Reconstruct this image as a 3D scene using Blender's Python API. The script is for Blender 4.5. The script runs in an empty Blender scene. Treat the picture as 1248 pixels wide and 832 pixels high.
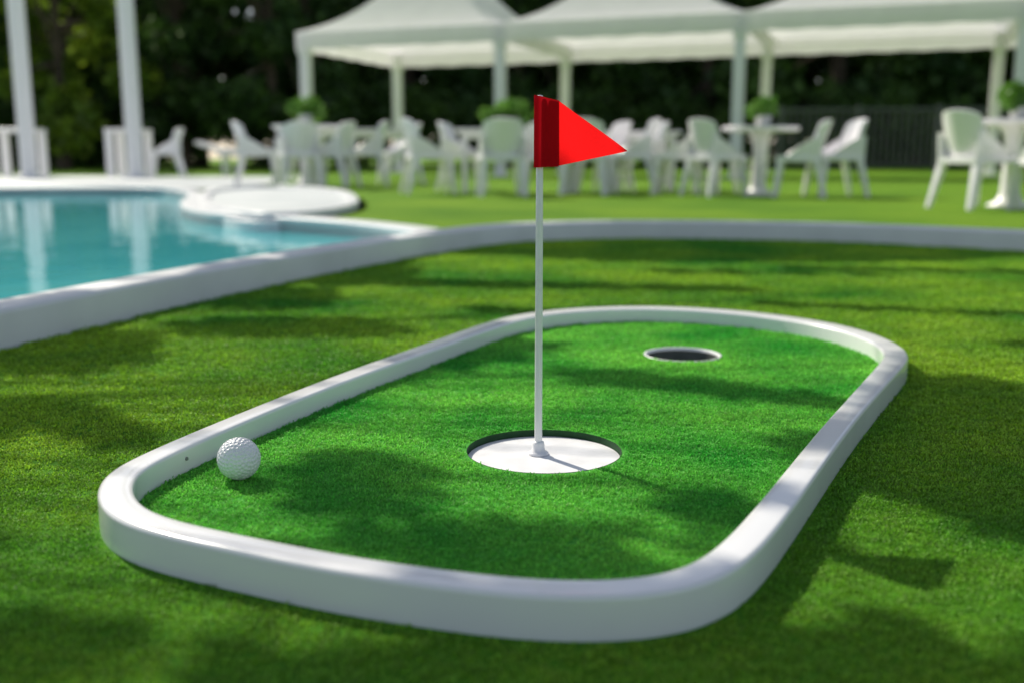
import bpy, bmesh, math, random
import numpy as np
from mathutils import Vector, Matrix
random.seed(7); rng=np.random.default_rng(7)
S=bpy.context.scene
COL=S.collection
S.view_settings.view_transform='Standard'; S.view_settings.look='None'; S.view_settings.exposure=0

# ------------------------------------------------------------ helpers
def link(o,parent=None):
    COL.objects.link(o)
    if parent is not None: o.parent=parent
    return o
def mesh_obj(name,verts,faces,mat=None,parent=None,smooth=False,loc=(0,0,0)):
    me=bpy.data.meshes.new(name); me.from_pydata([tuple(v) for v in verts],[],faces); me.update()
    if smooth:
        for p in me.polygons: p.use_smooth=True
    o=bpy.data.objects.new(name,me); o.location=loc
    if mat: me.materials.append(mat)
    return link(o,parent)
def bm_obj(name,bm,mat=None,parent=None,smooth=False,loc=(0,0,0)):
    bmesh.ops.recalc_face_normals(bm,faces=bm.faces)
    me=bpy.data.meshes.new(name); bm.to_mesh(me); bm.free()
    if smooth:
        for p in me.polygons: p.use_smooth=True
    o=bpy.data.objects.new(name,me); o.location=loc
    if mat: me.materials.append(mat)
    return link(o,parent)
def tag(o,label,cat,group=None):
    o["label"]=label; o["category"]=cat
    if group: o["group"]=group
def empty(name,loc,label,cat,group=None,rot=0,scale=1):
    o=bpy.data.objects.new(name,None); o.empty_display_size=.1
    o.location=loc; o.rotation_euler=(0,0,rot); o.scale=(scale,)*3
    tag(o,label,cat,group); return link(o)
def box(bm,c,s,bev=0,rot=None):
    r=bmesh.ops.create_cube(bm,size=1)
    vs=r['verts']; bmesh.ops.scale(bm,vec=s,verts=vs)
    if bev:
        es=list({e for v in vs for e in v.link_edges})
        rr=bmesh.ops.bevel(bm,geom=es,offset=bev,segments=2,affect='EDGES',profile=.5)
        vs=list({v for f in rr['faces'] for v in f.verts}|set(v for v in vs if v.is_valid))
    if rot is not None: bmesh.ops.rotate(bm,cent=(0,0,0),matrix=rot,verts=vs)
    bmesh.ops.translate(bm,vec=c,verts=vs)
def lathe(prof,n=48):
    bm=bmesh.new(); rings=[]
    for r,z in prof:
        if r<1e-6: rings.append([bm.verts.new((0,0,z))])
        else: rings.append([bm.verts.new((r*math.cos(2*math.pi*i/n),r*math.sin(2*math.pi*i/n),z)) for i in range(n)])
    for a,b in zip(rings,rings[1:]):
        for i in range(n):
            j=(i+1)%n
            if len(a)==1 and len(b)==1: continue
            if len(a)==1: bm.faces.new((a[0],b[i],b[j]))
            elif len(b)==1: bm.faces.new((a[i],b[0],a[j]))
            else: bm.faces.new((a[i],b[i],b[j],a[j]))
    return bm
def tube(bm,p0,p1,r0,r1,n=10,caps=True):
    p0=Vector(p0);p1=Vector(p1); d=(p1-p0).normalized()
    u=d.orthogonal().normalized(); w=d.cross(u)
    A=[bm.verts.new(p0+(u*math.cos(2*math.pi*i/n)+w*math.sin(2*math.pi*i/n))*r0) for i in range(n)]
    B=[bm.verts.new(p1+(u*math.cos(2*math.pi*i/n)+w*math.sin(2*math.pi*i/n))*r1) for i in range(n)]
    for i in range(n): bm.faces.new((A[i],A[(i+1)%n],B[(i+1)%n],B[i]))
    if caps: bm.faces.new(A[::-1]); bm.faces.new(B)
def catmull(P,closed,step):
    P=[np.array(p,float) for p in P]; n=len(P); out=[]
    segs=n if closed else n-1
    for i in range(segs):
        g=lambda k: P[k%n] if closed else P[min(max(k,0),n-1)]
        p0,p1,p2,p3=g(i-1),g(i),g(i+1),g(i+2)
        m=max(2,int(np.linalg.norm(p2-p1)/step))
        for k in range(m):
            t=k/m
            out.append(.5*((2*p1)+(-p0+p2)*t+(2*p0-5*p1+4*p2-p3)*t*t+(-p0+3*p1-3*p2+p3)*t**3))
    if not closed: out.append(P[-1])
    return np.array(out)
def resample(P,n,closed):
    Q=np.vstack([P,P[:1]]) if closed else P
    d=np.r_[0,np.cumsum(np.linalg.norm(np.diff(Q,axis=0),axis=1))]
    s=np.linspace(0,d[-1],n,endpoint=not closed)
    return np.c_[np.interp(s,d,Q[:,0]),np.interp(s,d,Q[:,1])]
def smooth_closed(P,it):
    for _ in range(it): P=(np.roll(P,1,0)+2*P+np.roll(P,-1,0))/4
    return P
def left_normals(P,closed):
    if closed: T=np.roll(P,-1,0)-np.roll(P,1,0)
    else: T=np.gradient(P,axis=0)
    T/=np.linalg.norm(T,axis=1)[:,None]
    return np.c_[-T[:,1],T[:,0]]
def loft(name,P,closed,W,h,r,mat,parent=None,z0=0.0):
    N=left_normals(P,closed); n=len(P)
    if np.isscalar(W): W=np.full(n,W)
    prof=[(0,0,z0)]
    for k in range(6):
        a=k/5*math.pi/2; prof.append((0,r*(1-math.cos(a)),h-r+r*math.sin(a)))
    for k in range(6):
        a=k/5*math.pi/2; prof.append((1,-r*(1-math.sin(a)),h-r+r*math.cos(a)))
    prof.append((1,0,z0)); m=len(prof)
    V=[]
    for i in range(n):
        for (f,o,z) in prof:
            q=P[i]+N[i]*(f*W[i]+o); V.append((q[0],q[1],z))
    F=[]
    for i in range(n if closed else n-1):
        j=(i+1)%n
        for k in range(m-1): F.append((i*m+k,j*m+k,j*m+k+1,i*m+k+1))
        F.append((i*m+m-1,j*m+m-1,j*m,i*m))
    if not closed:
        F.append(tuple(range(m))); F.append(tuple((n-1)*m+k for k in range(m))[::-1])
    me=bpy.data.meshes.new(name); me.from_pydata(V,[],F); me.update()
    bm=bmesh.new(); bm.from_mesh(me); bmesh.ops.recalc_face_normals(bm,faces=bm.faces); bm.to_mesh(me); bm.free()
    for p in me.polygons: p.use_smooth=True
    try: me.set_sharp_from_angle(angle=math.radians(50))
    except Exception: pass
    me.materials.append(mat)
    return link(bpy.data.objects.new(name,me),parent)
def filled(name,loops,z,mat,parent=None):
    cu=bpy.data.curves.new(name+'c','CURVE'); cu.dimensions='2D'; cu.fill_mode='BOTH'
    for L in loops:
        sp=cu.splines.new('POLY'); sp.points.add(len(L)-1); sp.use_cyclic_u=True
        for i,p in enumerate(L): sp.points[i].co=(p[0],p[1],0,1)
    ob=bpy.data.objects.new(name+'c',cu); COL.objects.link(ob)
    dg=bpy.context.evaluated_depsgraph_get(); dg.update()
    me=bpy.data.meshes.new_from_object(ob.evaluated_get(dg)); me.name=name
    bpy.data.objects.remove(ob); bpy.data.curves.remove(cu)
    bm=bmesh.new(); bm.from_mesh(me)
    for f in bm.faces:
        if f.normal.z<0: f.normal_flip()
    bm.to_mesh(me); bm.free()
    me.materials.clear(); me.materials.append(mat)
    o=bpy.data.objects.new(name,me); o.location=(0,0,z)
    return link(o,parent)
def circle(cx,cy,r,n=64):
    return [(cx+r*math.cos(2*math.pi*i/n),cy+r*math.sin(2*math.pi*i/n)) for i in range(n)]

# ------------------------------------------------------------ materials
def newmat(name):
    m=bpy.data.materials.new(name); m.use_nodes=True
    nt=m.node_tree; return m,nt,nt.nodes['Principled BSDF']
def noise(nt,scale,detail=4,coord='Position',rough=.55):
    g=nt.nodes.new('ShaderNodeNewGeometry') if coord=='Position' else nt.nodes.new('ShaderNodeTexCoord')
    n=nt.nodes.new('ShaderNodeTexNoise'); n.inputs['Scale'].default_value=scale; n.inputs['Detail'].default_value=detail
    n.inputs['Roughness'].default_value=rough
    nt.links.new(g.outputs['Position' if coord=='Position' else 'Object'],n.inputs['Vector'])
    return n
def ramp(nt,fac,stops):
    r=nt.nodes.new('ShaderNodeValToRGB'); nt.links.new(fac,r.inputs['Fac'])
    e=r.color_ramp.elements
    while len(e)<len(stops): e.new(.5)
    for i,(p,c) in enumerate(stops): e[i].position=p; e[i].color=(*c,1)
    return r
def surf(name,c1,c2,scale=20,rough=.4,bump=.1,bscale=200,spec=.5,coat=0,coord='Position',bdist=.001,r2=None):
    m,nt,b=newmat(name)
    n=noise(nt,scale,5,coord); r=ramp(nt,n.outputs['Fac'],[(.35,c1),(.65,c2)])
    nt.links.new(r.outputs['Color'],b.inputs['Base Color'])
    b.inputs['Roughness'].default_value=rough; b.inputs['Specular IOR Level'].default_value=spec
    if r2 is not None:
        mr=nt.nodes.new('ShaderNodeMapRange'); nt.links.new(n.outputs['Fac'],mr.inputs['Value'])
        mr.inputs['From Min'].default_value=.3; mr.inputs['From Max'].default_value=.7
        mr.inputs['To Min'].default_value=rough; mr.inputs['To Max'].default_value=r2
        nt.links.new(mr.outputs['Result'],b.inputs['Roughness'])
    b.inputs['Coat Weight'].default_value=coat
    if bump:
        n2=noise(nt,bscale,3,coord); bp=nt.nodes.new('ShaderNodeBump'); bp.inputs['Strength'].default_value=bump
        bp.inputs['Distance'].default_value=bdist
        nt.links.new(n2.outputs['Fac'],bp.inputs['Height']); nt.links.new(bp.outputs['Normal'],b.inputs['Normal'])
    return m
def leafmat(name,c1,c2,scale,trans=.35,gloss=.06,rnd=.5,rough=.5):
    m,nt,b=newmat(name); nt.nodes.remove(b)
    out=nt.nodes['Material Output']
    n=noise(nt,scale,4); r=ramp(nt,n.outputs['Fac'],[(.36,c1),(.62,c2)])
    oi=nt.nodes.new('ShaderNodeObjectInfo'); gi=nt.nodes.new('ShaderNodeNewGeometry')
    ad=nt.nodes.new('ShaderNodeMath'); ad.operation='ADD'
    nt.links.new(oi.outputs['Random'],ad.inputs[0]); nt.links.new(gi.outputs['Random Per Island'],ad.inputs[1])
    fr=nt.nodes.new('ShaderNodeMath'); fr.operation='FRACT'; nt.links.new(ad.outputs[0],fr.inputs[0])
    mr=nt.nodes.new('ShaderNodeMapRange'); nt.links.new(fr.outputs[0],mr.inputs['Value'])
    mr.inputs['To Min'].default_value=1-rnd; mr.inputs['To Max'].default_value=1+rnd
    hs=nt.nodes.new('ShaderNodeHueSaturation'); nt.links.new(r.outputs['Color'],hs.inputs['Color'])
    nt.links.new(mr.outputs['Result'],hs.inputs['Value'])
    d=nt.nodes.new('ShaderNodeBsdfDiffuse'); t=nt.nodes.new('ShaderNodeBsdfTranslucent'); g=nt.nodes.new('ShaderNodeBsdfGlossy')
    g.inputs['Roughness'].default_value=rough; g.inputs['Color'].default_value=(.9,1,.8,1)
    for s in (d,t): nt.links.new(hs.outputs['Color'],s.inputs['Color'])
    m1=nt.nodes.new('ShaderNodeMixShader'); m1.inputs[0].default_value=trans
    nt.links.new(d.outputs[0],m1.inputs[1]); nt.links.new(t.outputs[0],m1.inputs[2])
    last=m1
    if gloss>0:
        m2=nt.nodes.new('ShaderNodeMixShader'); m2.inputs[0].default_value=gloss
        nt.links.new(m1.outputs[0],m2.inputs[1]); nt.links.new(g.outputs[0],m2.inputs[2]); last=m2
    nt.links.new(last.outputs[0],out.inputs['Surface'])
    return m
M_rim=surf('white_paint',(.87,.86,.86),(.90,.89,.89),6,.18,.03,60,.5,.5,r2=.28)
M_curb=surf('kerb_paint',(.74,.74,.75),(.84,.84,.85),4,.32,.08,40,.5,r2=.45,bdist=.002)
M_plastic=surf('white_plastic',(.90,.87,.89),(.94,.91,.93),5,.35,.0)
M_pole=surf('white_enamel',(.86,.84,.86),(.90,.88,.90),40,.3,.05,200)
M_disc=surf('cup_plate_white',(.80,.79,.80),(.88,.87,.88),30,.35,.1,300,r2=.55)
M_ring=surf('cup_ring_white',(.76,.77,.77),(.86,.86,.86),60,.35,.1,300)
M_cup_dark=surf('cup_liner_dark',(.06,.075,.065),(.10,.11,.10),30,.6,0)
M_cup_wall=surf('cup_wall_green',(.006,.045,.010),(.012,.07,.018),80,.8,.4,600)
M_screw=surf('screw_steel',(.18,.18,.17),(.3,.3,.29),300,.35,0)
M_base_in=surf('putting_turf_backing',(.04,.28,.035),(.10,.38,.05),500,.95,.6,900,.1)
M_ball=surf('golf_ball_urethane',(.89,.88,.89),(.92,.91,.92),30,.22,0,coat=.5)
M_turf_in=leafmat('putting_turf_fibre',(.05,.44,.045),(.28,.72,.095),3.5,.42,.03,.45)
M_turf_out=leafmat('lawn_turf_fibre',(.06,.30,.022),(.34,.55,.035),2.0,.40,.03,.50)
M_deck=surf('pool_deck_stone',(.50,.54,.55),(.66,.69,.69),2,.5,.1,40)
M_coping=surf('pool_coping',(.74,.75,.77),(.84,.85,.86),3,.35,.05,60)
M_metal=surf('dark_railing',(.04,.05,.055),(.08,.09,.10),8,.45,0)
M_pot=surf('plant_pot',(.6,.6,.58),(.75,.74,.72),10,.5,0)
M_bark=surf('bark',(.05,.038,.028),(.12,.09,.065),9,.9,.6,30,.2,bdist=.02)
M_leaf=leafmat('tree_leaves',(.025,.070,.014),(.085,.160,.028),.45,.42,.03,.6)
M_leaf2=leafmat('tree_leaves_light',(.09,.17,.014),(.25,.34,.03),.8,.5,.03,.6)
M_plant=leafmat('table_plant_leaves',(.08,.22,.02),(.18,.36,.05),4,.35,.05,.4)

def groundmat(name,stops,bscale=60,bd=.02):
    m,nt,b=newmat(name)
    n=noise(nt,.9,5); n2=noise(nt,bscale,4,rough=.7)
    mx=nt.nodes.new('ShaderNodeMath'); mx.operation='MULTIPLY_ADD'
    nt.links.new(n2.outputs['Fac'],mx.inputs[0]); mx.inputs[1].default_value=.6
    sc=nt.nodes.new('ShaderNodeMath'); sc.operation='MULTIPLY'; sc.inputs[1].default_value=.5
    nt.links.new(n.outputs['Fac'],sc.inputs[0]); nt.links.new(sc.outputs[0],mx.inputs[2])
    r=ramp(nt,mx.outputs[0],stops)
    nt.links.new(r.outputs['Color'],b.inputs['Base Color']); b.inputs['Roughness'].default_value=.95
    b.inputs['Specular IOR Level'].default_value=.1
    bp=nt.nodes.new('ShaderNodeBump'); bp.inputs['Strength'].default_value=.8; bp.inputs['Distance'].default_value=bd
    nt.links.new(n2.outputs['Fac'],bp.inputs['Height']); nt.links.new(bp.outputs['Normal'],b.inputs['Normal'])
    return m
M_ground=groundmat('lawn_ground',[(.38,(.05,.16,.012)),(.55,(.14,.29,.018)),(.72,(.27,.40,.03))])
def watermat():
    m,nt,b=newmat('pool_water')
    n=noise(nt,1.2,3); r=ramp(nt,n.outputs['Fac'],[(.3,(.05,.42,.48)),(.7,(.12,.58,.62))])
    nt.links.new(r.outputs['Color'],b.inputs['Base Color'])
    b.inputs['Roughness'].default_value=.05; b.inputs['IOR'].default_value=1.33
    n2=noise(nt,5,2); bp=nt.nodes.new('ShaderNodeBump'); bp.inputs['Strength'].default_value=.3; bp.inputs['Distance'].default_value=.012
    nt.links.new(n2.outputs['Fac'],bp.inputs['Height']); nt.links.new(bp.outputs['Normal'],b.inputs['Normal'])
    return m
M_water=watermat()
def clothmat(name,col,trans,wr=12,bump=.3,bd=.001):
    m,nt,b=newmat(name); nt.nodes.remove(b); out=nt.nodes['Material Output']
    n=noise(nt,wr,4,'Object'); r=ramp(nt,n.outputs['Fac'],[(.3,tuple(c*.94 for c in col)),(.7,col)])
    bp=nt.nodes.new('ShaderNodeBump'); bp.inputs['Strength'].default_value=bump; bp.inputs['Distance'].default_value=bd
    nt.links.new(n.outputs['Fac'],bp.inputs['Height'])
    d=nt.nodes.new('ShaderNodeBsdfDiffuse'); t=nt.nodes.new('ShaderNodeBsdfTranslucent')
    for s in (d,t):
        nt.links.new(r.outputs['Color'],s.inputs['Color']); nt.links.new(bp.outputs['Normal'],s.inputs['Normal'])
    mx=nt.nodes.new('ShaderNodeMixShader'); mx.inputs[0].default_value=trans
    nt.links.new(d.outputs[0],mx.inputs[1]); nt.links.new(t.outputs[0],mx.inputs[2]); nt.links.new(mx.outputs[0],out.inputs['Surface'])
    return m
M_canvas=clothmat('tent_canvas',(.97,.95,.97),.42,3,.3,.01)
M_red=clothmat('red_flag_cloth',(.98,.012,.014),.78,400,.4,.0003)
M_red_shaded=clothmat('red_flag_sleeve_shaded',(.55,.008,.016),.3,400,.4,.0003)  # darker red paints in the sleeve's shade, turned away from the sun

# ------------------------------------------------------------ putting green outline
RIM=[(-.375,1.00),(-.388,.943),(-.375,.882),(-.335,.814),(-.278,.774),(-.199,.735),(-.131,.703),(-.05,.675),(.0145,.658),(.085,.657),(.142,.680),(.184,.735),(.235,.828),(.40,1.150),(.580,1.478),(.608,1.545),(.621,1.635),(.610,1.75),(.557,1.87),(.445,1.985),(.29,2.045),(.14,2.025),(.022,1.945),(-.052,1.83),(-.145,1.613),(-.2526,1.357),(-.338,1.12)]
P=smooth_closed(resample(catmull(RIM,True,.01),340,True),20)
Yc=P[:,1]; W=np.interp(Yc,[.6,1.2,2.0],[.031,.030,.044])
H=.036
GZ=.010
course=empty('mini_golf_putting_green',(0,0,0),"rounded green putting mat with glossy white raised border and two cups","putting green")
loft('border',P,True,W,H,.0045,M_rim,course)
N=left_normals(P,True)
inner=P+N*(W-.003)[:,None]
CUP=(.0356,1.102,.0860); CUP2=(.281,1.66,.0635)
filled('turf_surface',[inner,circle(*CUP),circle(*CUP2)],GZ,M_base_in,course)
bm=lathe([(0,.0),(.085,.0),(.0857,-.0008)],64); o=bm_obj('cup_plate',bm,M_disc,course,False,(CUP[0],CUP[1],.0025))
bm=lathe([(.0861,.0),(.0861,.0095)],64); bm_obj('cup_wall',bm,M_cup_wall,course,True,(CUP[0],CUP[1],.001))
bm=lathe([(.0585,-.004),(.0592,.0004),(.0600,.0008),(.0630,.0008),(.0637,.0)],64); bm_obj('cup_ring',bm,M_ring,course,True,(CUP2[0],CUP2[1],GZ+.001))
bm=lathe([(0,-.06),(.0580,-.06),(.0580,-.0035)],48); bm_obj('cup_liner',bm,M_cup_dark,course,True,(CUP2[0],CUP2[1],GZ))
for sx,sy in [(-.345,1.03)]:
    k=int(np.argmin(np.hypot(inner[:,0]-sx,inner[:,1]-sy))); q=P[k]+N[k]*(W[k]+.0003)
    bm=bmesh.new(); tube(bm,(q[0]-N[k][0]*.001,q[1]-N[k][1]*.001,.024),(q[0]+N[k][0]*.0012,q[1]+N[k][1]*.0012,.024),.0022,.0018,14)
    bm_obj('screw',bm,M_screw,course)

# ------------------------------------------------------------ ground + pool
CURB=[(-1.45,-.4),(-1.10,.9),(-.887,1.745),(-.668,2.52),(-.40,3.25),(-.145,3.80),(-.02,3.99),(.18,4.13),(.596,4.22),(1.224,4.07),(1.80,3.66),(2.4,3.1),(2.9,2.3)]
C=resample(catmull(CURB,False,.03),260,False)
POOL=[(-1.60,-.4),(-1.24,.9),(-1.02,1.80),(-.80,2.58),(-.55,3.30),(-.36,3.75),(-.33,4.05),(-.45,4.45),(-.824,5.0),(-1.296,5.45),(-1.80,5.95),(-2.25,7.0),(-2.75,8.8),(-3.35,10.2),(-3.9,10.75),(-5.2,10.6),(-6.8,10.2),(-6.9,8.6),(-5.2,6.8),(-3.6,4.6),(-2.7,2.4),(-2.3,-.4)]
PO=smooth_closed(resample(catmull(POOL,True,.05),400,True),6)
hole=P+N*(.012)
g=filled('ground',[[(-150,-80),(150,-80),(150,220),(-150,220)],PO,hole],0,M_ground); g["kind"]="structure"
w=filled('water',[PO],-.05,M_water); w["kind"]="structure"
bmx=bmesh.new(); n=len(PO)
A=[bmx.verts.new((p[0],p[1],-.001)) for p in PO]; B=[bmx.verts.new((p[0],p[1],-1.2)) for p in PO]
for i in range(n): bmx.faces.new((A[i],A[(i+1)%n],B[(i+1)%n],B[i]))
bmx.faces.new(B)
o=bm_obj('pool_basin',bmx,M_coping); o["kind"]="structure"
area=.5*np.sum(PO[:,0]*np.roll(PO[:,1],-1)-np.roll(PO[:,0],-1)*PO[:,1])
start=int(np.argmin(np.hypot(PO[:,0]+.33,PO[:,1]-4.05))); end=int(np.argmin(np.hypot(PO[:,0]+3.6,PO[:,1]-4.6)))
idx=[(start+k)%n for k in range((end-start)%n)] if area>0 else [(end+k)%n for k in range((start-end)%n)]
seg=PO[idx]
segr=seg if area<0 else seg[::-1]
cp=loft('pool_coping',segr,False,.15,.024,.010,M_coping,None,-.06)
tag(cp,"pale curved stone coping along the edge of the swimming pool","pool edge")
dk=filled('pool_deck',[[(-3.2,10.6),(-3.0,12),(-3.4,17.5),(-14,19),(-14,9),(-8.2,10.2),(-7.1,10.5),(-6.6,10.6),(-5.2,11.0),(-3.9,11.05)]],.006,M_deck); dk["kind"]="structure"
SPA=[(-1.24,5.35),(-1.66,5.95),(-2.12,7.0),(-2.8,9.6),(-2.62,10.7),(-2.2,10.6),(-1.52,9.3),(-1.08,7.3),(-1.0,6.1)]
SP=smooth_closed(resample(catmull(SPA,True,.05),200,True),12)
spa=empty('raised_oval_ledge',(0,0,0),"low oval white stepped ledge curving out beside the pool","ledge")
a2=.5*np.sum(SP[:,0]*np.roll(SP[:,1],-1)-np.roll(SP[:,0],-1)*SP[:,1])
if a2<0: SP=SP[::-1].copy()
NS=left_normals(SP,True)
loft('rim',SP,True,.085,.045,.012,M_coping,spa,-.02)
loft('step',SP-NS*.06,True,.09,.000,.004,M_coping,spa,-.30)
lf=filled('paved_floor',[SP+NS*.06],.018,M_deck,spa)
cb=loft('white_kerb',C,False,.10,.072,.012,M_curb)
tag(cb,"long curved white painted kerb around the artificial lawn","kerb")

# ------------------------------------------------------------ turf pile
def tuft(name,nb,spread,h,w,mat,seed):
    R=random.Random(seed); V=[];F=[]
    for _ in range(nb):
        a=R.uniform(0,6.283); rr=spread*math.sqrt(R.random()); x,y=rr*math.cos(a),rr*math.sin(a)
        d=R.uniform(0,6.283); ln=R.uniform(.35,1.1)*h; hh=h*R.uniform(.55,1.1); ww=w*R.uniform(.7,1.2)
        wx,wy=-math.sin(d)*ww/2,math.cos(d)*ww/2; dx,dy=math.cos(d)*ln,math.sin(d)*ln
        b=len(V)
        V+=[(x-wx,y-wy,-.0003),(x+wx,y+wy,-.0003),(x+dx*.45+wx*.9,y+dy*.45+wy*.9,hh*.75),(x+dx*.45-wx*.9,y+dy*.45-wy*.9,hh*.75),(x+dx,y+dy,hh)]
        F+=[(b,b+1,b+2,b+3),(b+3,b+2,b+4)]
    me=bpy.data.meshes.new(name); me.from_pydata(V,[],F); me.materials.append(mat)
    return bpy.data.objects.new(name,me)
def turf(obj,sources,D0,y0,power,smax,seed):
    ng=bpy.data.node_groups.new('turf_pile','GeometryNodeTree')
    ng.interface.new_socket('Geometry',in_out='INPUT',socket_type='NodeSocketGeometry')
    ng.interface.new_socket('Geometry',in_out='OUTPUT',socket_type='NodeSocketGeometry')
    N_=ng.nodes; L=ng.links
    gi=N_.new('NodeGroupInput'); go=N_.new('NodeGroupOutput'); jn=N_.new('GeometryNodeJoinGeometry')
    pos=N_.new('GeometryNodeInputPosition'); sep=N_.new('ShaderNodeSeparateXYZ'); L.new(pos.outputs[0],sep.inputs[0])
    def mth(op,a,b):
        m=N_.new('ShaderNodeMath'); m.operation=op
        for i,v in enumerate((a,b)):
            if isinstance(v,(int,float)): m.inputs[i].default_value=v
            else: L.new(v,m.inputs[i])
        return m.outputs[0]
    yr=mth('DIVIDE',mth('MAXIMUM',sep.outputs['Y'],y0),y0)
    dens=mth('DIVIDE',D0/len(sources),mth('POWER',yr,power))
    sc=mth('MINIMUM',mth('POWER',yr,power/2),smax)
    for k,src in enumerate(sources):
        dp=N_.new('GeometryNodeDistributePointsOnFaces'); L.new(gi.outputs[0],dp.inputs['Mesh']); L.new(dens,dp.inputs['Density']); dp.inputs['Seed'].default_value=seed+k
        oi=N_.new('GeometryNodeObjectInfo'); oi.inputs['Object'].default_value=src
        ip=N_.new('GeometryNodeInstanceOnPoints'); L.new(dp.outputs['Points'],ip.inputs['Points']); L.new(oi.outputs['Geometry'],ip.inputs['Instance'])
        rv=N_.new('FunctionNodeRandomValue'); rv.data_type='FLOAT_VECTOR'
        rv.inputs[0].default_value=(-.2,-.2,0); rv.inputs[1].default_value=(.2,.2,6.283); rv.inputs['Seed'].default_value=seed+10+k
        L.new(rv.outputs[0],ip.inputs['Rotation'])
        rs=N_.new('FunctionNodeRandomValue'); rs.data_type='FLOAT'; rs.inputs[2].default_value=.75; rs.inputs[3].default_value=1.2; rs.inputs['Seed'].default_value=seed+20+k
        L.new(mth('MULTIPLY',rs.outputs[1],sc),ip.inputs['Scale'])
        L.new(ip.outputs[0],jn.inputs[0])
    L.new(jn.outputs[0],go.inputs[0])
    md=obj.modifiers.new('turf','NODES'); md.node_group=ng
t_in=[tuft('fibre_tuft_a',11,.0055,.0021,.0010,M_turf_in,1),tuft('fibre_tuft_b',11,.0055,.0021,.0010,M_turf_in,2)]
t_out=[tuft('fibre_tuft_c',11,.0064,.0024,.0012,M_turf_out,3),tuft('fibre_tuft_d',11,.0064,.0024,.0012,M_turf_out,4)]
inn2=P+N*(W+.004)[:,None]
ti=filled('turf_fibres',[inn2,circle(CUP[0],CUP[1],CUP[2]+.006),circle(CUP2[0],CUP2[1],CUP2[2]+.005)],GZ,M_turf_in,course); ti["kind"]="stuff"
turf(ti,t_in,62000,.8,1.1,1.5,5)
Cin=C[(C[:,1]>.15)]-left_normals(C,False)[(C[:,1]>.15)]*.012
poly=[tuple(p) for p in Cin]+[(2.9,.15)]
to=filled('artificial_turf',[poly,P-N*.007],0.002,M_turf_out); to["kind"]="stuff"
turf(to,t_out,46000,.8,1.5,1.9,50)
M_tbase=groundmat('turf_backing',[(.38,(.035,.17,.012)),(.55,(.08,.24,.014)),(.72,(.15,.31,.02))],220,.004)
gb=filled('course_ground',[poly,P+N*.006],.0025,M_tbase); gb["kind"]="structure"

# ------------------------------------------------------------ flagstick
FX,FY,FZ=.0295,1.112,.0027
fs=empty('flagstick',(FX,FY,FZ),"thin white flagstick with triangular red flag standing in the cup","flag")
bm=lathe([(0,0),(.0115,0),(.0118,.0015),(.0105,.003),(.0075,.0045),(.0068,.012),(.0062,.0145),(.0045,.0155),(0,.0155)],40)
bm_obj('base_collar',bm,M_pole,fs,True)
bm=lathe([(.0043,.0145),(.0041,.15),(.0037,.389),(.003,.3915),(0,.392)],24); bm_obj('pole',bm,M_pole,fs,True)
z0,z1=.3165,.3905
def sheet(name,fn,nu,nv,mat,thick):
    V=[];F=[]
    for i in range(nu+1):
        for j in range(nv+1): V.append(fn(i/nu,j/nv))
    for i in range(nu):
        for j in range(nv):
            a=i*(nv+1)+j; F.append((a,a+nv+1,a+nv+2,a+1))
    return mesh_obj(name,V,F,mat,fs,True)
def sleeve(u,v):
    x=-.0062+u*.0262
    y=-.0058*math.exp(-((x)/.0055)**2)-.0012 - .004*u
    top=z1+.0015-.006*u; bot=z0+.001*u
    return (x,y,bot+(top-bot)*v)
sheet('flag_sleeve',sleeve,16,14,M_red_shaded,.0008)
def sleeveb(u,v):
    x,y,z=sleeve(u,v); return (x,.0058*math.exp(-((x)/.0055)**2)+.0004-.004*u,z)
sheet('flag_sleeve',sleeveb,16,14,M_red_shaded,.0008)
def pennant(u,v):
    x=.0198+u*.0740
    top=(z1-.0048)*(1-u)+.3345*u; bot=(z0+.0018)*(1-u)+.3335*u
    return (x,-.0050+.013*u+.0035*math.sin(u*5.2+v*1.0)*(.3+u),bot+(top-bot)*v)
sheet('flag',pennant,30,16,M_red,.0007)

# ------------------------------------------------------------ golf ball
bm=bmesh.new(); bmesh.ops.create_icosphere(bm,subdivisions=7,radius=1)
co=np.array([v.co[:] for v in bm.verts]); nd=320
k=np.arange(nd)+.5; ph=np.arccos(1-2*k/nd); th=math.pi*(1+5**.5)*k
D=np.c_[np.cos(th)*np.sin(ph),np.sin(th)*np.sin(ph),np.cos(ph)]
mx=np.full(len(co),-1.)
for s in range(0,len(co),8192): mx[s:s+8192]=(co[s:s+8192]@D.T).max(1)
ang=np.arccos(np.clip(mx,-1,1)); ra=.090
dep=np.where(ang<ra,(1-(ang/ra)**2),0)*.040
R=.0215
for v,d in zip(bm.verts,dep): v.co=v.co*(R*(1-d))
ball=bm_obj('golf_ball',bm,M_ball,None,True,(-.275,.996,GZ+R+.0006)); ball.rotation_euler=(1.1,.5,.2)
tag(ball,"white dimpled golf ball resting on the green turf","golf ball")

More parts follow.
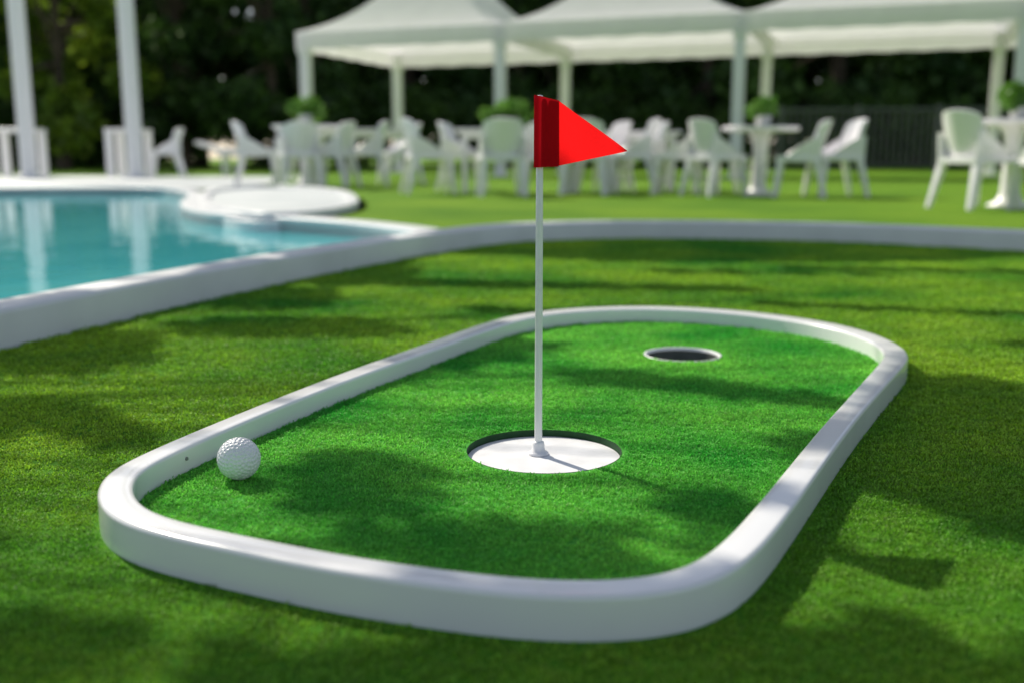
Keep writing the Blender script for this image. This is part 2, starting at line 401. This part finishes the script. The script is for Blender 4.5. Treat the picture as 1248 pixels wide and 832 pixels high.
# ------------------------------------------------------------ foliage / trees
def leafcloud(clumps,size,seed,aspect=.5,pw=.45):
    r=np.random.default_rng(seed); pts=[]
    for (cx,cy,cz,rx,ry,rz,cnt) in clumps:
        d=r.normal(size=(cnt,3)); d/=np.linalg.norm(d,axis=1)[:,None]
        rad=r.random(cnt)**pw
        rad*=1+.25*np.sin(d[:,0]*5+cx*3)*np.cos(d[:,1]*4+cz)
        pts.append(np.c_[cx+d[:,0]*rad*rx,cy+d[:,1]*rad*ry,cz+d[:,2]*rad*rz])
    p=np.vstack(pts); m=len(p)
    a=r.normal(size=(m,3)); a/=np.linalg.norm(a,axis=1)[:,None]
    b=np.cross(a,r.normal(size=(m,3))); b/=np.linalg.norm(b,axis=1)[:,None]
    s=size*(.6+.8*r.random(m))[:,None]
    q=np.stack([p-a*s,p+b*s*aspect,p+a*s,p-b*s*aspect],1).reshape(-1,3)
    return q,np.arange(m*4).reshape(-1,4)
def fast_mesh(name,q,F,mat):
    me=bpy.data.meshes.new(name); me.vertices.add(len(q)); me.vertices.foreach_set('co',q.astype(np.float32).ravel())
    me.loops.add(F.size); me.loops.foreach_set('vertex_index',F.astype(np.int32).ravel())
    me.polygons.add(len(F)); me.polygons.foreach_set('loop_start',np.arange(0,F.size,4,dtype=np.int32))
    me.update(calc_edges=True); me.validate(); me.materials.append(mat); return me
def trunk_bm(h,r,limbs,seed):
    R_=random.Random(seed); bm=bmesh.new(); p=Vector((0,0,-.1)); rr=r; k=6; pts=[p]
    for i in range(k):
        q=Vector((R_.uniform(-.08,.08)*i*.5,R_.uniform(-.08,.08)*i*.5,h*(i+1)/k)); tube(bm,p,q,rr*(1.25 if i==0 else 1),rr*.86,10,False); p=q; rr*=.86; pts.append(q)
    for (tx,ty,tz) in limbs:
        s=pts[R_.choice([2,3,4])]; t=Vector((tx,ty,tz)); mid=s.lerp(t,.5)+Vector((0,0,.12*abs(tz-s.z)))
        tube(bm,s,mid,r*.38,r*.22,7,False); tube(bm,mid,t,r*.22,r*.06,7)
    return bm
variants=[]
for sd,(h,mat) in enumerate([(9,M_leaf),(10.5,M_leaf),(8,M_leaf2)]):
    R_=random.Random(40+sd); cl=[]; limbs=[]
    for i in range(26):
        z=h*R_.uniform(.12,.95); sp=(1-(abs(z/h-.5)/.62)**2)*2.6+.3; a=R_.uniform(0,6.283); d=sp*R_.random()**.6
        x,y=d*math.cos(a),d*math.sin(a); s=R_.uniform(.55,1.15)
        cl.append((x,y,z,s,s,s*.75,int(360*s*s)))
        if i%2==0: limbs.append((x,y,z))
    q,F=leafcloud(cl,.15,sd,.55)
    variants.append((fast_mesh('crown',q,F,mat),trunk_bm(h*.8,.2,limbs,sd),h))
tm=[]
for i,(cm,tb,h) in enumerate(variants):
    me=bpy.data.meshes.new('trunk'); tb.to_mesh(me); tb.free(); me.materials.append(M_bark)
    for p_ in me.polygons: p_.use_smooth=True
    tm.append(me)
R_=random.Random(99)
def put_tree(x,y,v,rot,sc):
    e=empty('tree',(x,y,0),"leafy dark green deciduous tree behind the lawn" if v<2 else "lighter yellow-green leafy tree behind the lawn","tree","trees behind the lawn",rot,sc)
    link(bpy.data.objects.new('trunk',tm[v]),e); link(bpy.data.objects.new('crown',variants[v][0]),e)
for row,(y,dx,off) in enumerate([(34,3.3,0),(37.5,3.5,1.6)]):
    x=-23+off
    while x<24:
        v=(2 if (row==0 and -17<x<-12) else R_.choice([0,1,0,1,2] if row else [0,1]))
        put_tree(x+R_.uniform(-.6,.6),y+R_.uniform(-.8,.8),v,R_.uniform(0,6.28),R_.uniform(.95,1.15))
        x+=dx
put_tree(-11.7,27.2,2,.7,.85); put_tree(-6.6,29.0,0,2.1,.8); put_tree(-15.4,28.5,1,1.1,.8); put_tree(-9.2,29.4,1,3.1,.75)
cl=[]
for i in range(230):
    x=-26+i*.23+R_.uniform(-.3,.3); cl.append((x,30.6+R_.uniform(-.3,.3),R_.uniform(.3,2.1),.65,.5,.5,120))
q,F=leafcloud(cl,.10,5,.6)
hd=bpy.data.objects.new('hedge',fast_mesh('hedge',q,F,M_leaf)); link(hd); tag(hd,"long dense dark green hedge behind the tents and tables","hedge")
cl=[]
for i in range(330):
    x=R_.uniform(-48,50); y=R_.uniform(43,48); z=R_.uniform(.5,12); s=R_.uniform(1.6,2.6); cl.append((x,y,z,s,s,s,150))
q,F=leafcloud(cl,.42,6,.7)
wd=bpy.data.objects.new('woodland',fast_mesh('woodland',q,F,M_leaf)); link(wd); wd["kind"]="stuff"

# unseen shade tree added beside the pool : leaf clumps placed to dapple the course
SUN_EL=math.radians(40); AZ=(-.62,.785)
targets=[(-.80,1.02,.28,.34,1.7),(-.56,.76,.15,.15,1.7),(-.15,.975,.075,.10,1.6),(.0,.800,.18,.05,1.6),(.355,1.06,.035,.085,1.4),
 (-.43,1.98,.24,.12,1.6),(-.74,1.72,.15,.20,1.6),(-.55,2.40,.15,.22,1.6),(.85,3.68,1.45,.46,2.0),(-.36,.655,.12,.045,1.6),
 (-.46,3.0,.20,.36,1.6),(.48,.90,.07,.085,1.6),(.80,1.20,.13,.08,1.6),(-.06,.615,.18,.04,1.6),(.24,.615,.16,.05,1.6)]
def finger(x0,y0,x1,y1,r0,r1,dn=1.6,n=5):
    for i in range(n):
        t=i/(n-1); r=r0+(r1-r0)*t
        targets.append((x0+(x1-x0)*t,y0+(y1-y0)*t,r*1.4,r*.9,dn))
main_n=len(targets)
finger(.16,1.47,.46,1.30,.05,.035)
finger(-.18,1.50,.0,1.74,.045,.06,1.6,4)
finger(-.40,2.72,.55,2.56,.10,.05,1.8,7)
finger(.45,2.98,1.0,2.90,.05,.04,1.4,4)
finger(.62,2.28,1.10,2.12,.04,.03,1.4,5)
finger(.685,1.46,.43,.97,.042,.048,2.4,11)  # leaf clumps added to widen the border's shadow
finger(.60,1.00,.74,.86,.05,.04,1.6,3)
finger(-.62,1.32,-.46,1.18,.05,.035,1.6,4)
finger(.95,1.75,1.3,1.62,.045,.03,1.4,4)
finger(-.03,2.2,.15,2.12,.04,.03,1.4,3)
finger(.9,3.05,1.8,2.9,.06,.05,1.4,6)
finger(.19,.90,.225,.865,.034,.034,1.8,2)  # leaf clumps added to cut the pole's shadow short
TX,TY=-5.6,4.2
cl=[];limbs=[]
for i,(x,y,rx,ry,dn) in enumerate(targets):
    h=2.1+(.12*math.sin(i*1.7) if i<main_n else .1); ox=AZ[0]*h/math.tan(SUN_EL); oy=AZ[1]*h/math.tan(SUN_EL)
    cx,cy=x+ox-TX,y+oy-TY
    cl.append((cx,cy,h,rx,ry,.06,int(1250*rx*ry/.05*dn*.70)+20))
    if i<main_n or (i-main_n)%5==0: limbs.append((cx,cy,h))
for i in range(60):
    a=R_.uniform(0,6.28); d=R_.uniform(0,1.3); cl.append((d*math.cos(a),d*math.sin(a),R_.uniform(3.0,5.2),.5,.5,.4,200))
q,F=leafcloud(cl,.028,8,.5,.55)
st=empty('tree',(TX,TY,0),"unseen broad-leaved tree added beside the pool, leaf clumps shaped to shade the course","tree")
bm=bmesh.new(); tube(bm,(0,0,-.1),(.05,0,1.6),.17,.13,14,False); tube(bm,(.05,0,1.6),(0,.05,4.4),.13,.05,12,False)
for i,t in enumerate(limbs):
    s=Vector((.05,0,1.5+.05*i)); t=Vector(t); mid=s.lerp(t,.5)+Vector((0,0,.35)); tube(bm,s,mid,.020,.009,7,False); tube(bm,mid,t,.009,.003,6)
bm_obj('trunk',bm,M_bark,st,True)
M_shade=leafmat('shade_tree_leaves',(.016,.045,.012),(.040,.085,.018),.8,.15,.03,.45)
link(bpy.data.objects.new('crown',fast_mesh('crown',q,F,M_shade)),st)

# ------------------------------------------------------------ tents
def pyramid(w,ze,zp,n=24):
    V=[];F=[]
    for i in range(n+1):
        for j in range(n+1):
            x=(i/n-.5)*2; y=(j/n-.5)*2; r=max(abs(x),abs(y)); t=1-r
            V.append((x*w/2,y*w/2,ze+(zp-ze)*(.34*t+.66*t**2.3)))
    for i in range(n):
        for j in range(n):
            a=i*(n+1)+j; F.append((a,a+n+1,a+n+2,a+1))
    return V,F
def make_tent(cx,cy,rot,w,first):
    e=empty('canopy_tent',(cx,cy,0),"white peaked canopy tent on white posts over the lawn","tent","row of white canopy tents",rot)
    V,F=pyramid(w,2.55,4.6); mesh_obj('canopy',V,F,M_canvas,e)
    V=[];F=[];n=24; cs=[(-1,-1),(1,-1),(1,1),(-1,1)]
    for k in range(4):
        a,b=cs[k],cs[(k+1)%4]
        for i in range(n):
            t=i/n; x=(a[0]+(b[0]-a[0])*t)*(w/2+.01); y=(a[1]+(b[1]-a[1])*t)*(w/2+.01)
            dr=.32-.02*math.sin(t*math.pi*6)**2
            V+=[(x,y,2.555),(x,y,2.555-dr)]
    m=len(V)//2
    for i in range(m): j=(i+1)%m; F.append((2*i,2*i+1,2*j+1,2*j))
    mesh_obj('valance',V,F,M_canvas,e)
    for a in cs:
        if a[0]<0 and not first: continue
        bm=bmesh.new(); box(bm,(0,0,1.26),(.17,.17,2.52),.015); box(bm,(0,0,.015),(.3,.3,.03),.005); box(bm,(0,0,2.22),(.21,.21,.12),.01)
        bm_obj('post',bm,M_pole,e,False,(a[0]*(w/2-.10),a[1]*(w/2-.12),0))
    bm=bmesh.new()
    for k in range(4):
        a,b=cs[k],cs[(k+1)%4]; s=w/2-.10
        tube(bm,(a[0]*s,a[1]*s,2.40),(b[0]*s,b[1]*s,2.40),.02,.02,8)
    bm_obj('roof_frame',bm,M_pole,e)
rt=-math.radians(20); tw=3.99; dxx,dyy=math.cos(rt),math.sin(rt); nx,ny=-math.sin(rt),math.cos(rt)
for i in range(4):
    fx=-3.90+dxx*4.01*i; fy=19.2+dyy*4.01*i
    make_tent(fx+dxx*2+nx*2,fy+dyy*2+ny*2,rt,tw,i==0)

# ------------------------------------------------------------ white columns by the pool
for (x,y) in [(-7.52,16.2),(-5.86,16.2)]:
    bm=bmesh.new(); box(bm,(0,0,.03),(.32,.32,.06),.01); tube(bm,(0,0,.06),(0,0,6.2),.125,.115,28); box(bm,(0,0,6.25),(.36,.36,.12),.02)
    o=bm_obj('white_column',bm,M_pole,None,False,(x,y,.006)); tag(o,"tall slender white column standing on the pool deck","column","white columns by the pool")
# ------------------------------------------------------------ chair
def chair_parts():
    parts=[]
    def curved_panel(nu,nv,fn,th):
        bm=bmesh.new(); g=[[bm.verts.new(fn(i/nu,j/nv)) for j in range(nv+1)] for i in range(nu+1)]
        for i in range(nu):
            for j in range(nv): bm.faces.new((g[i][j],g[i+1][j],g[i+1][j+1],g[i][j+1]))
        bmesh.ops.recalc_face_normals(bm,faces=bm.faces)
        bmesh.ops.solidify(bm,geom=bm.faces[:],thickness=th)
        return bm
    parts.append(('seat',curved_panel(10,10,lambda u,v:((u-.5)*(.50-.05*(1-v)),(v-.5)*.48,.45-.018*math.sin(math.pi*u)*math.sin(math.pi*v)+.01*v-.02*max(0,v-.85)*4),.055)))
    def back(u,v):
        w=.48-.12*(v-.4)**2; x=(u-.5)*w; z=.43+.41*v-.04*(2*u-1)**4*v
        y=-.205-.13*v+.11*(2*u-1)**2
        return (x,y,z)
    parts.append(('backrest',curved_panel(14,8,back,.03)))
    for sx in (-1,1):
        for sy in (-1,1):
            bm=bmesh.new()
            top=Vector((sx*.20,sy*.19,.42)); bot=Vector((sx*.245,sy*(.245 if sy>0 else .29),0))
            tp=[top+Vector(d) for d in ((-.040,-.034,0),(.040,-.034,0),(.040,.034,0),(-.040,.034,0))]
            bp=[bot+Vector(d) for d in ((-.023,-.020,0),(.023,-.020,0),(.023,.020,0),(-.023,.020,0))]
            A=[bm.verts.new(p) for p in tp]; B=[bm.verts.new(p) for p in bp]
            for i in range(4): bm.faces.new((A[i],A[(i+1)%4],B[(i+1)%4],B[i]))
            bm.faces.new(A); bm.faces.new(B[::-1])
            bmesh.ops.recalc_face_normals(bm,faces=bm.faces)
            bmesh.ops.bevel(bm,geom=bm.edges[:],offset=.006,segments=2,affect='EDGES')
            parts.append(('leg',bm))
        # low solid moulded arm
        def arm(u,v,sx=sx):
            y=-.24+.36*u; zt=.66-.20*u**1.5
            return (sx*(.225+.02*v),y,.45+(zt-.45)*v)
        parts.append(('armrest',curved_panel(8,3,arm,.02)))
    out=[]
    for nm,b in parts:
        bmesh.ops.recalc_face_normals(b,faces=b.faces); me=bpy.data.meshes.new('chair_'+nm); b.to_mesh(me); b.free(); me.materials.append(M_plastic)
        for p_ in me.polygons: p_.use_smooth=True
        try: me.set_sharp_from_angle(angle=math.radians(40))
        except Exception: pass
        out.append((nm,me))
    return out
CH=chair_parts()
def put_chair(x,y,rot,sc=.88):
    e=empty('chair',(x,y,0),"white moulded plastic armchair standing on the lawn","chair","white garden chairs",rot,sc)
    for nm,me in CH: link(bpy.data.objects.new(nm,me),e)
RR=math.radians
chairs=[(-3.0,12.3,-80,.88),(-2.75,13.4,-110,.86),(-2.02,11.7,75,.85),(-1.72,12.2,95,.88),(-1.40,12.9,110,.88),(-2.35,11.5,20,.84),
 (-.76,9.55,-75,.80),(-.48,10.4,-100,.80),(-.10,8.95,8,.77),(.30,9.6,-5,.76),(.66,9.3,-12,.78),(.88,9.9,60,.78),(1.10,9.6,80,.8),(1.30,10.4,95,.8),(1.50,9.4,70,.78),
 (1.76,9.0,-60,.77),(2.40,8.7,72,.75),(2.76,8.9,95,.77),(1.95,9.9,-100,.78),
 (3.02,6.75,-70,.74),(3.30,6.35,-5,.70)]
for x,y,r,s in chairs: put_chair(x,y,RR(r),s)
def table(x,y,kind,sc=.88,rot=0):
    if kind=='round':
        e=empty('table',(x,y,0),"white round pedestal table set on the lawn","table","white garden tables",rot,sc)
        bm_obj('table_top',lathe([(0,.69),(.38,.69),(.41,.702),(.415,.722),(.41,.735),(0,.738)],48),M_plastic,e,True)
        bm_obj('pedestal',lathe([(0,0),(.18,0),(.18,.02),(.11,.05),(.08,.12),(.07,.5),(.09,.62),(.14,.689)],32),M_plastic,e,True)
    else:
        e=empty('table',(x,y,0),"white rectangular table with four legs set on the lawn","table","white garden tables",rot,sc)
        bm=bmesh.new(); box(bm,(0,0,.72),(1.5,.8,.035),.01); box(bm,(0,0,.665),(1.36,.66,.07),.004); bm_obj('table_top',bm,M_plastic,e)
        for sx in(-1,1):
            for sy in (-1,1):
                bm=bmesh.new(); box(bm,(sx*.64,sy*.3,.315),(.07,.07,.630),.008); bm_obj('leg',bm,M_plastic,e)
table(-2.42,12.3,'round',.95); table(.06,9.95,'rect',.80,.05); table(1.15,10.9,'rect',.80,-.1); table(2.16,9.1,'round',.80); table(3.34,6.95,'round',.78)
table(-2.0,14.2,'rect',.95,.1)
def farstool(x,y,wd=.62):
    e=empty('table',(x,y,.006),"small white square table on the pool deck","table","small white tables by the pool")
    bm=bmesh.new(); box(bm,(0,0,.76),(wd,.62,.06),.01); bm_obj('table_top',bm,M_plastic,e)
    for sx in(-1,1):
        for sy in (-1,1):
            bm=bmesh.new(); box(bm,(sx*(wd/2-.06),sy*.24,.364),(.11,.11,.728),.008); bm_obj('leg',bm,M_plastic,e)
farstool(-8.25,17.4,.75); farstool(-6.45,17.6,.6)
put_chair(-5.75,17.3,RR(100),.95)
e=empty('sun_lounger',(-4.9,18.6,0),"low white sun lounger on the grass near the pool","lounger",None,.1)
bm=bmesh.new(); box(bm,(.25,0,.42),(1.1,.62,.12),.02); bm_obj('seat',bm,M_plastic,e)
bm=bmesh.new(); box(bm,(0,0,0),(.4,.62,.06),.02,Matrix.Rotation(RR(20),3,'Y')); bm_obj('backrest',bm,M_plastic,e,False,(-.49,0,.52))
for sx in(-.2,.72):
    for sy in(-.25,.25):
        bm=bmesh.new(); box(bm,(sx,sy,.18),(.06,.06,.36),.006); bm_obj('leg',bm,M_plastic,e)
def plant(x,y,z,s,seed):
    e=empty('potted_plant',(x,y,z),"small leafy green plant in a pale pot on a table","plant","table plants",seed,s)
    bm_obj('pot',lathe([(0,0),(.06,0),(.085,.10),(.09,.11),(.08,.112),(.075,.09),(0,.09)],24),M_pot,e,True)
    R2=random.Random(seed); cl=[(R2.uniform(-.1,.1),R2.uniform(-.1,.1),.17+R2.uniform(-.05,.08),.11,.11,.08,90) for _ in range(7)]
    q,F=leafcloud(cl,.035,seed,.5); me=fast_mesh('foliage',q,F,M_plant); link(bpy.data.objects.new('foliage',me),e)
plant(-2.42,12.3,.738*.95,1.05,1); plant(.02,9.95,.737*.80,.95,2); plant(-.2,9.9,.737*.80,.7,3); plant(.35,10.0,.737*.80,.7,6); plant(2.18,9.1,.738*.80,.85,4); plant(3.33,6.9,.738*.78,.75,5)

# ------------------------------------------------------------ railing
e=empty('metal_railing',(6.0,23.4,0),"dark metal railing with thin vertical bars behind the tents","fence",None,-.16)
L_=8.4
bm=bmesh.new(); box(bm,(L_/2,0,1.36),(L_,.07,.07),.01); box(bm,(L_/2,0,.15),(L_,.05,.05),.01); bm_obj('rail',bm,M_metal,e)
bm=bmesh.new()
for i in range(int(L_/.14)+1): tube(bm,(i*.14,0,.17),(i*.14,0,1.34),.022,.022,6)
bm_obj('bars',bm,M_metal,e)
for i in range(6):
    bm=bmesh.new(); box(bm,(i*1.68,.0,.72),(.11,.11,1.44),.01); bm_obj('post',bm,M_metal,e)

# ------------------------------------------------------------ light
w_=bpy.data.worlds.new("World"); S.world=w_; w_.use_nodes=True; nt=w_.node_tree
sky=nt.nodes.new('ShaderNodeTexSky'); sky.sky_type='NISHITA'; sky.sun_disc=False; sky.sun_elevation=SUN_EL; sky.sun_rotation=math.radians(-38.3)
hs=nt.nodes.new('ShaderNodeHueSaturation'); hs.inputs['Saturation'].default_value=.66; nt.links.new(sky.outputs[0],hs.inputs['Color'])
bg=nt.nodes['Background']; bg.inputs['Strength'].default_value=.12; nt.links.new(hs.outputs[0],bg.inputs['Color'])
sd=bpy.data.lights.new('sun','SUN'); sd.energy=5.0; sd.angle=math.radians(.5); sd.color=(1,.94,.80)
so=bpy.data.objects.new('sun',sd); COL.objects.link(so)
d=Vector((-AZ[0]*math.cos(SUN_EL),-AZ[1]*math.cos(SUN_EL),-math.sin(SUN_EL)))
so.rotation_euler=d.to_track_quat('-Z','Y').to_euler(); so.location=(-6,8,10)

# ------------------------------------------------------------ camera
cd=bpy.data.cameras.new('camera'); cam=bpy.data.objects.new('camera',cd); COL.objects.link(cam)
cam.location=(0,0,.33); cam.rotation_euler=(math.radians(90-10.16),0,0)
cd.sensor_width=36; cd.lens=36.06; cd.clip_start=.02; cd.clip_end=600
cd.dof.use_dof=True; cd.dof.focus_distance=1.12; cd.dof.aperture_fstop=3.2
S.camera=cam
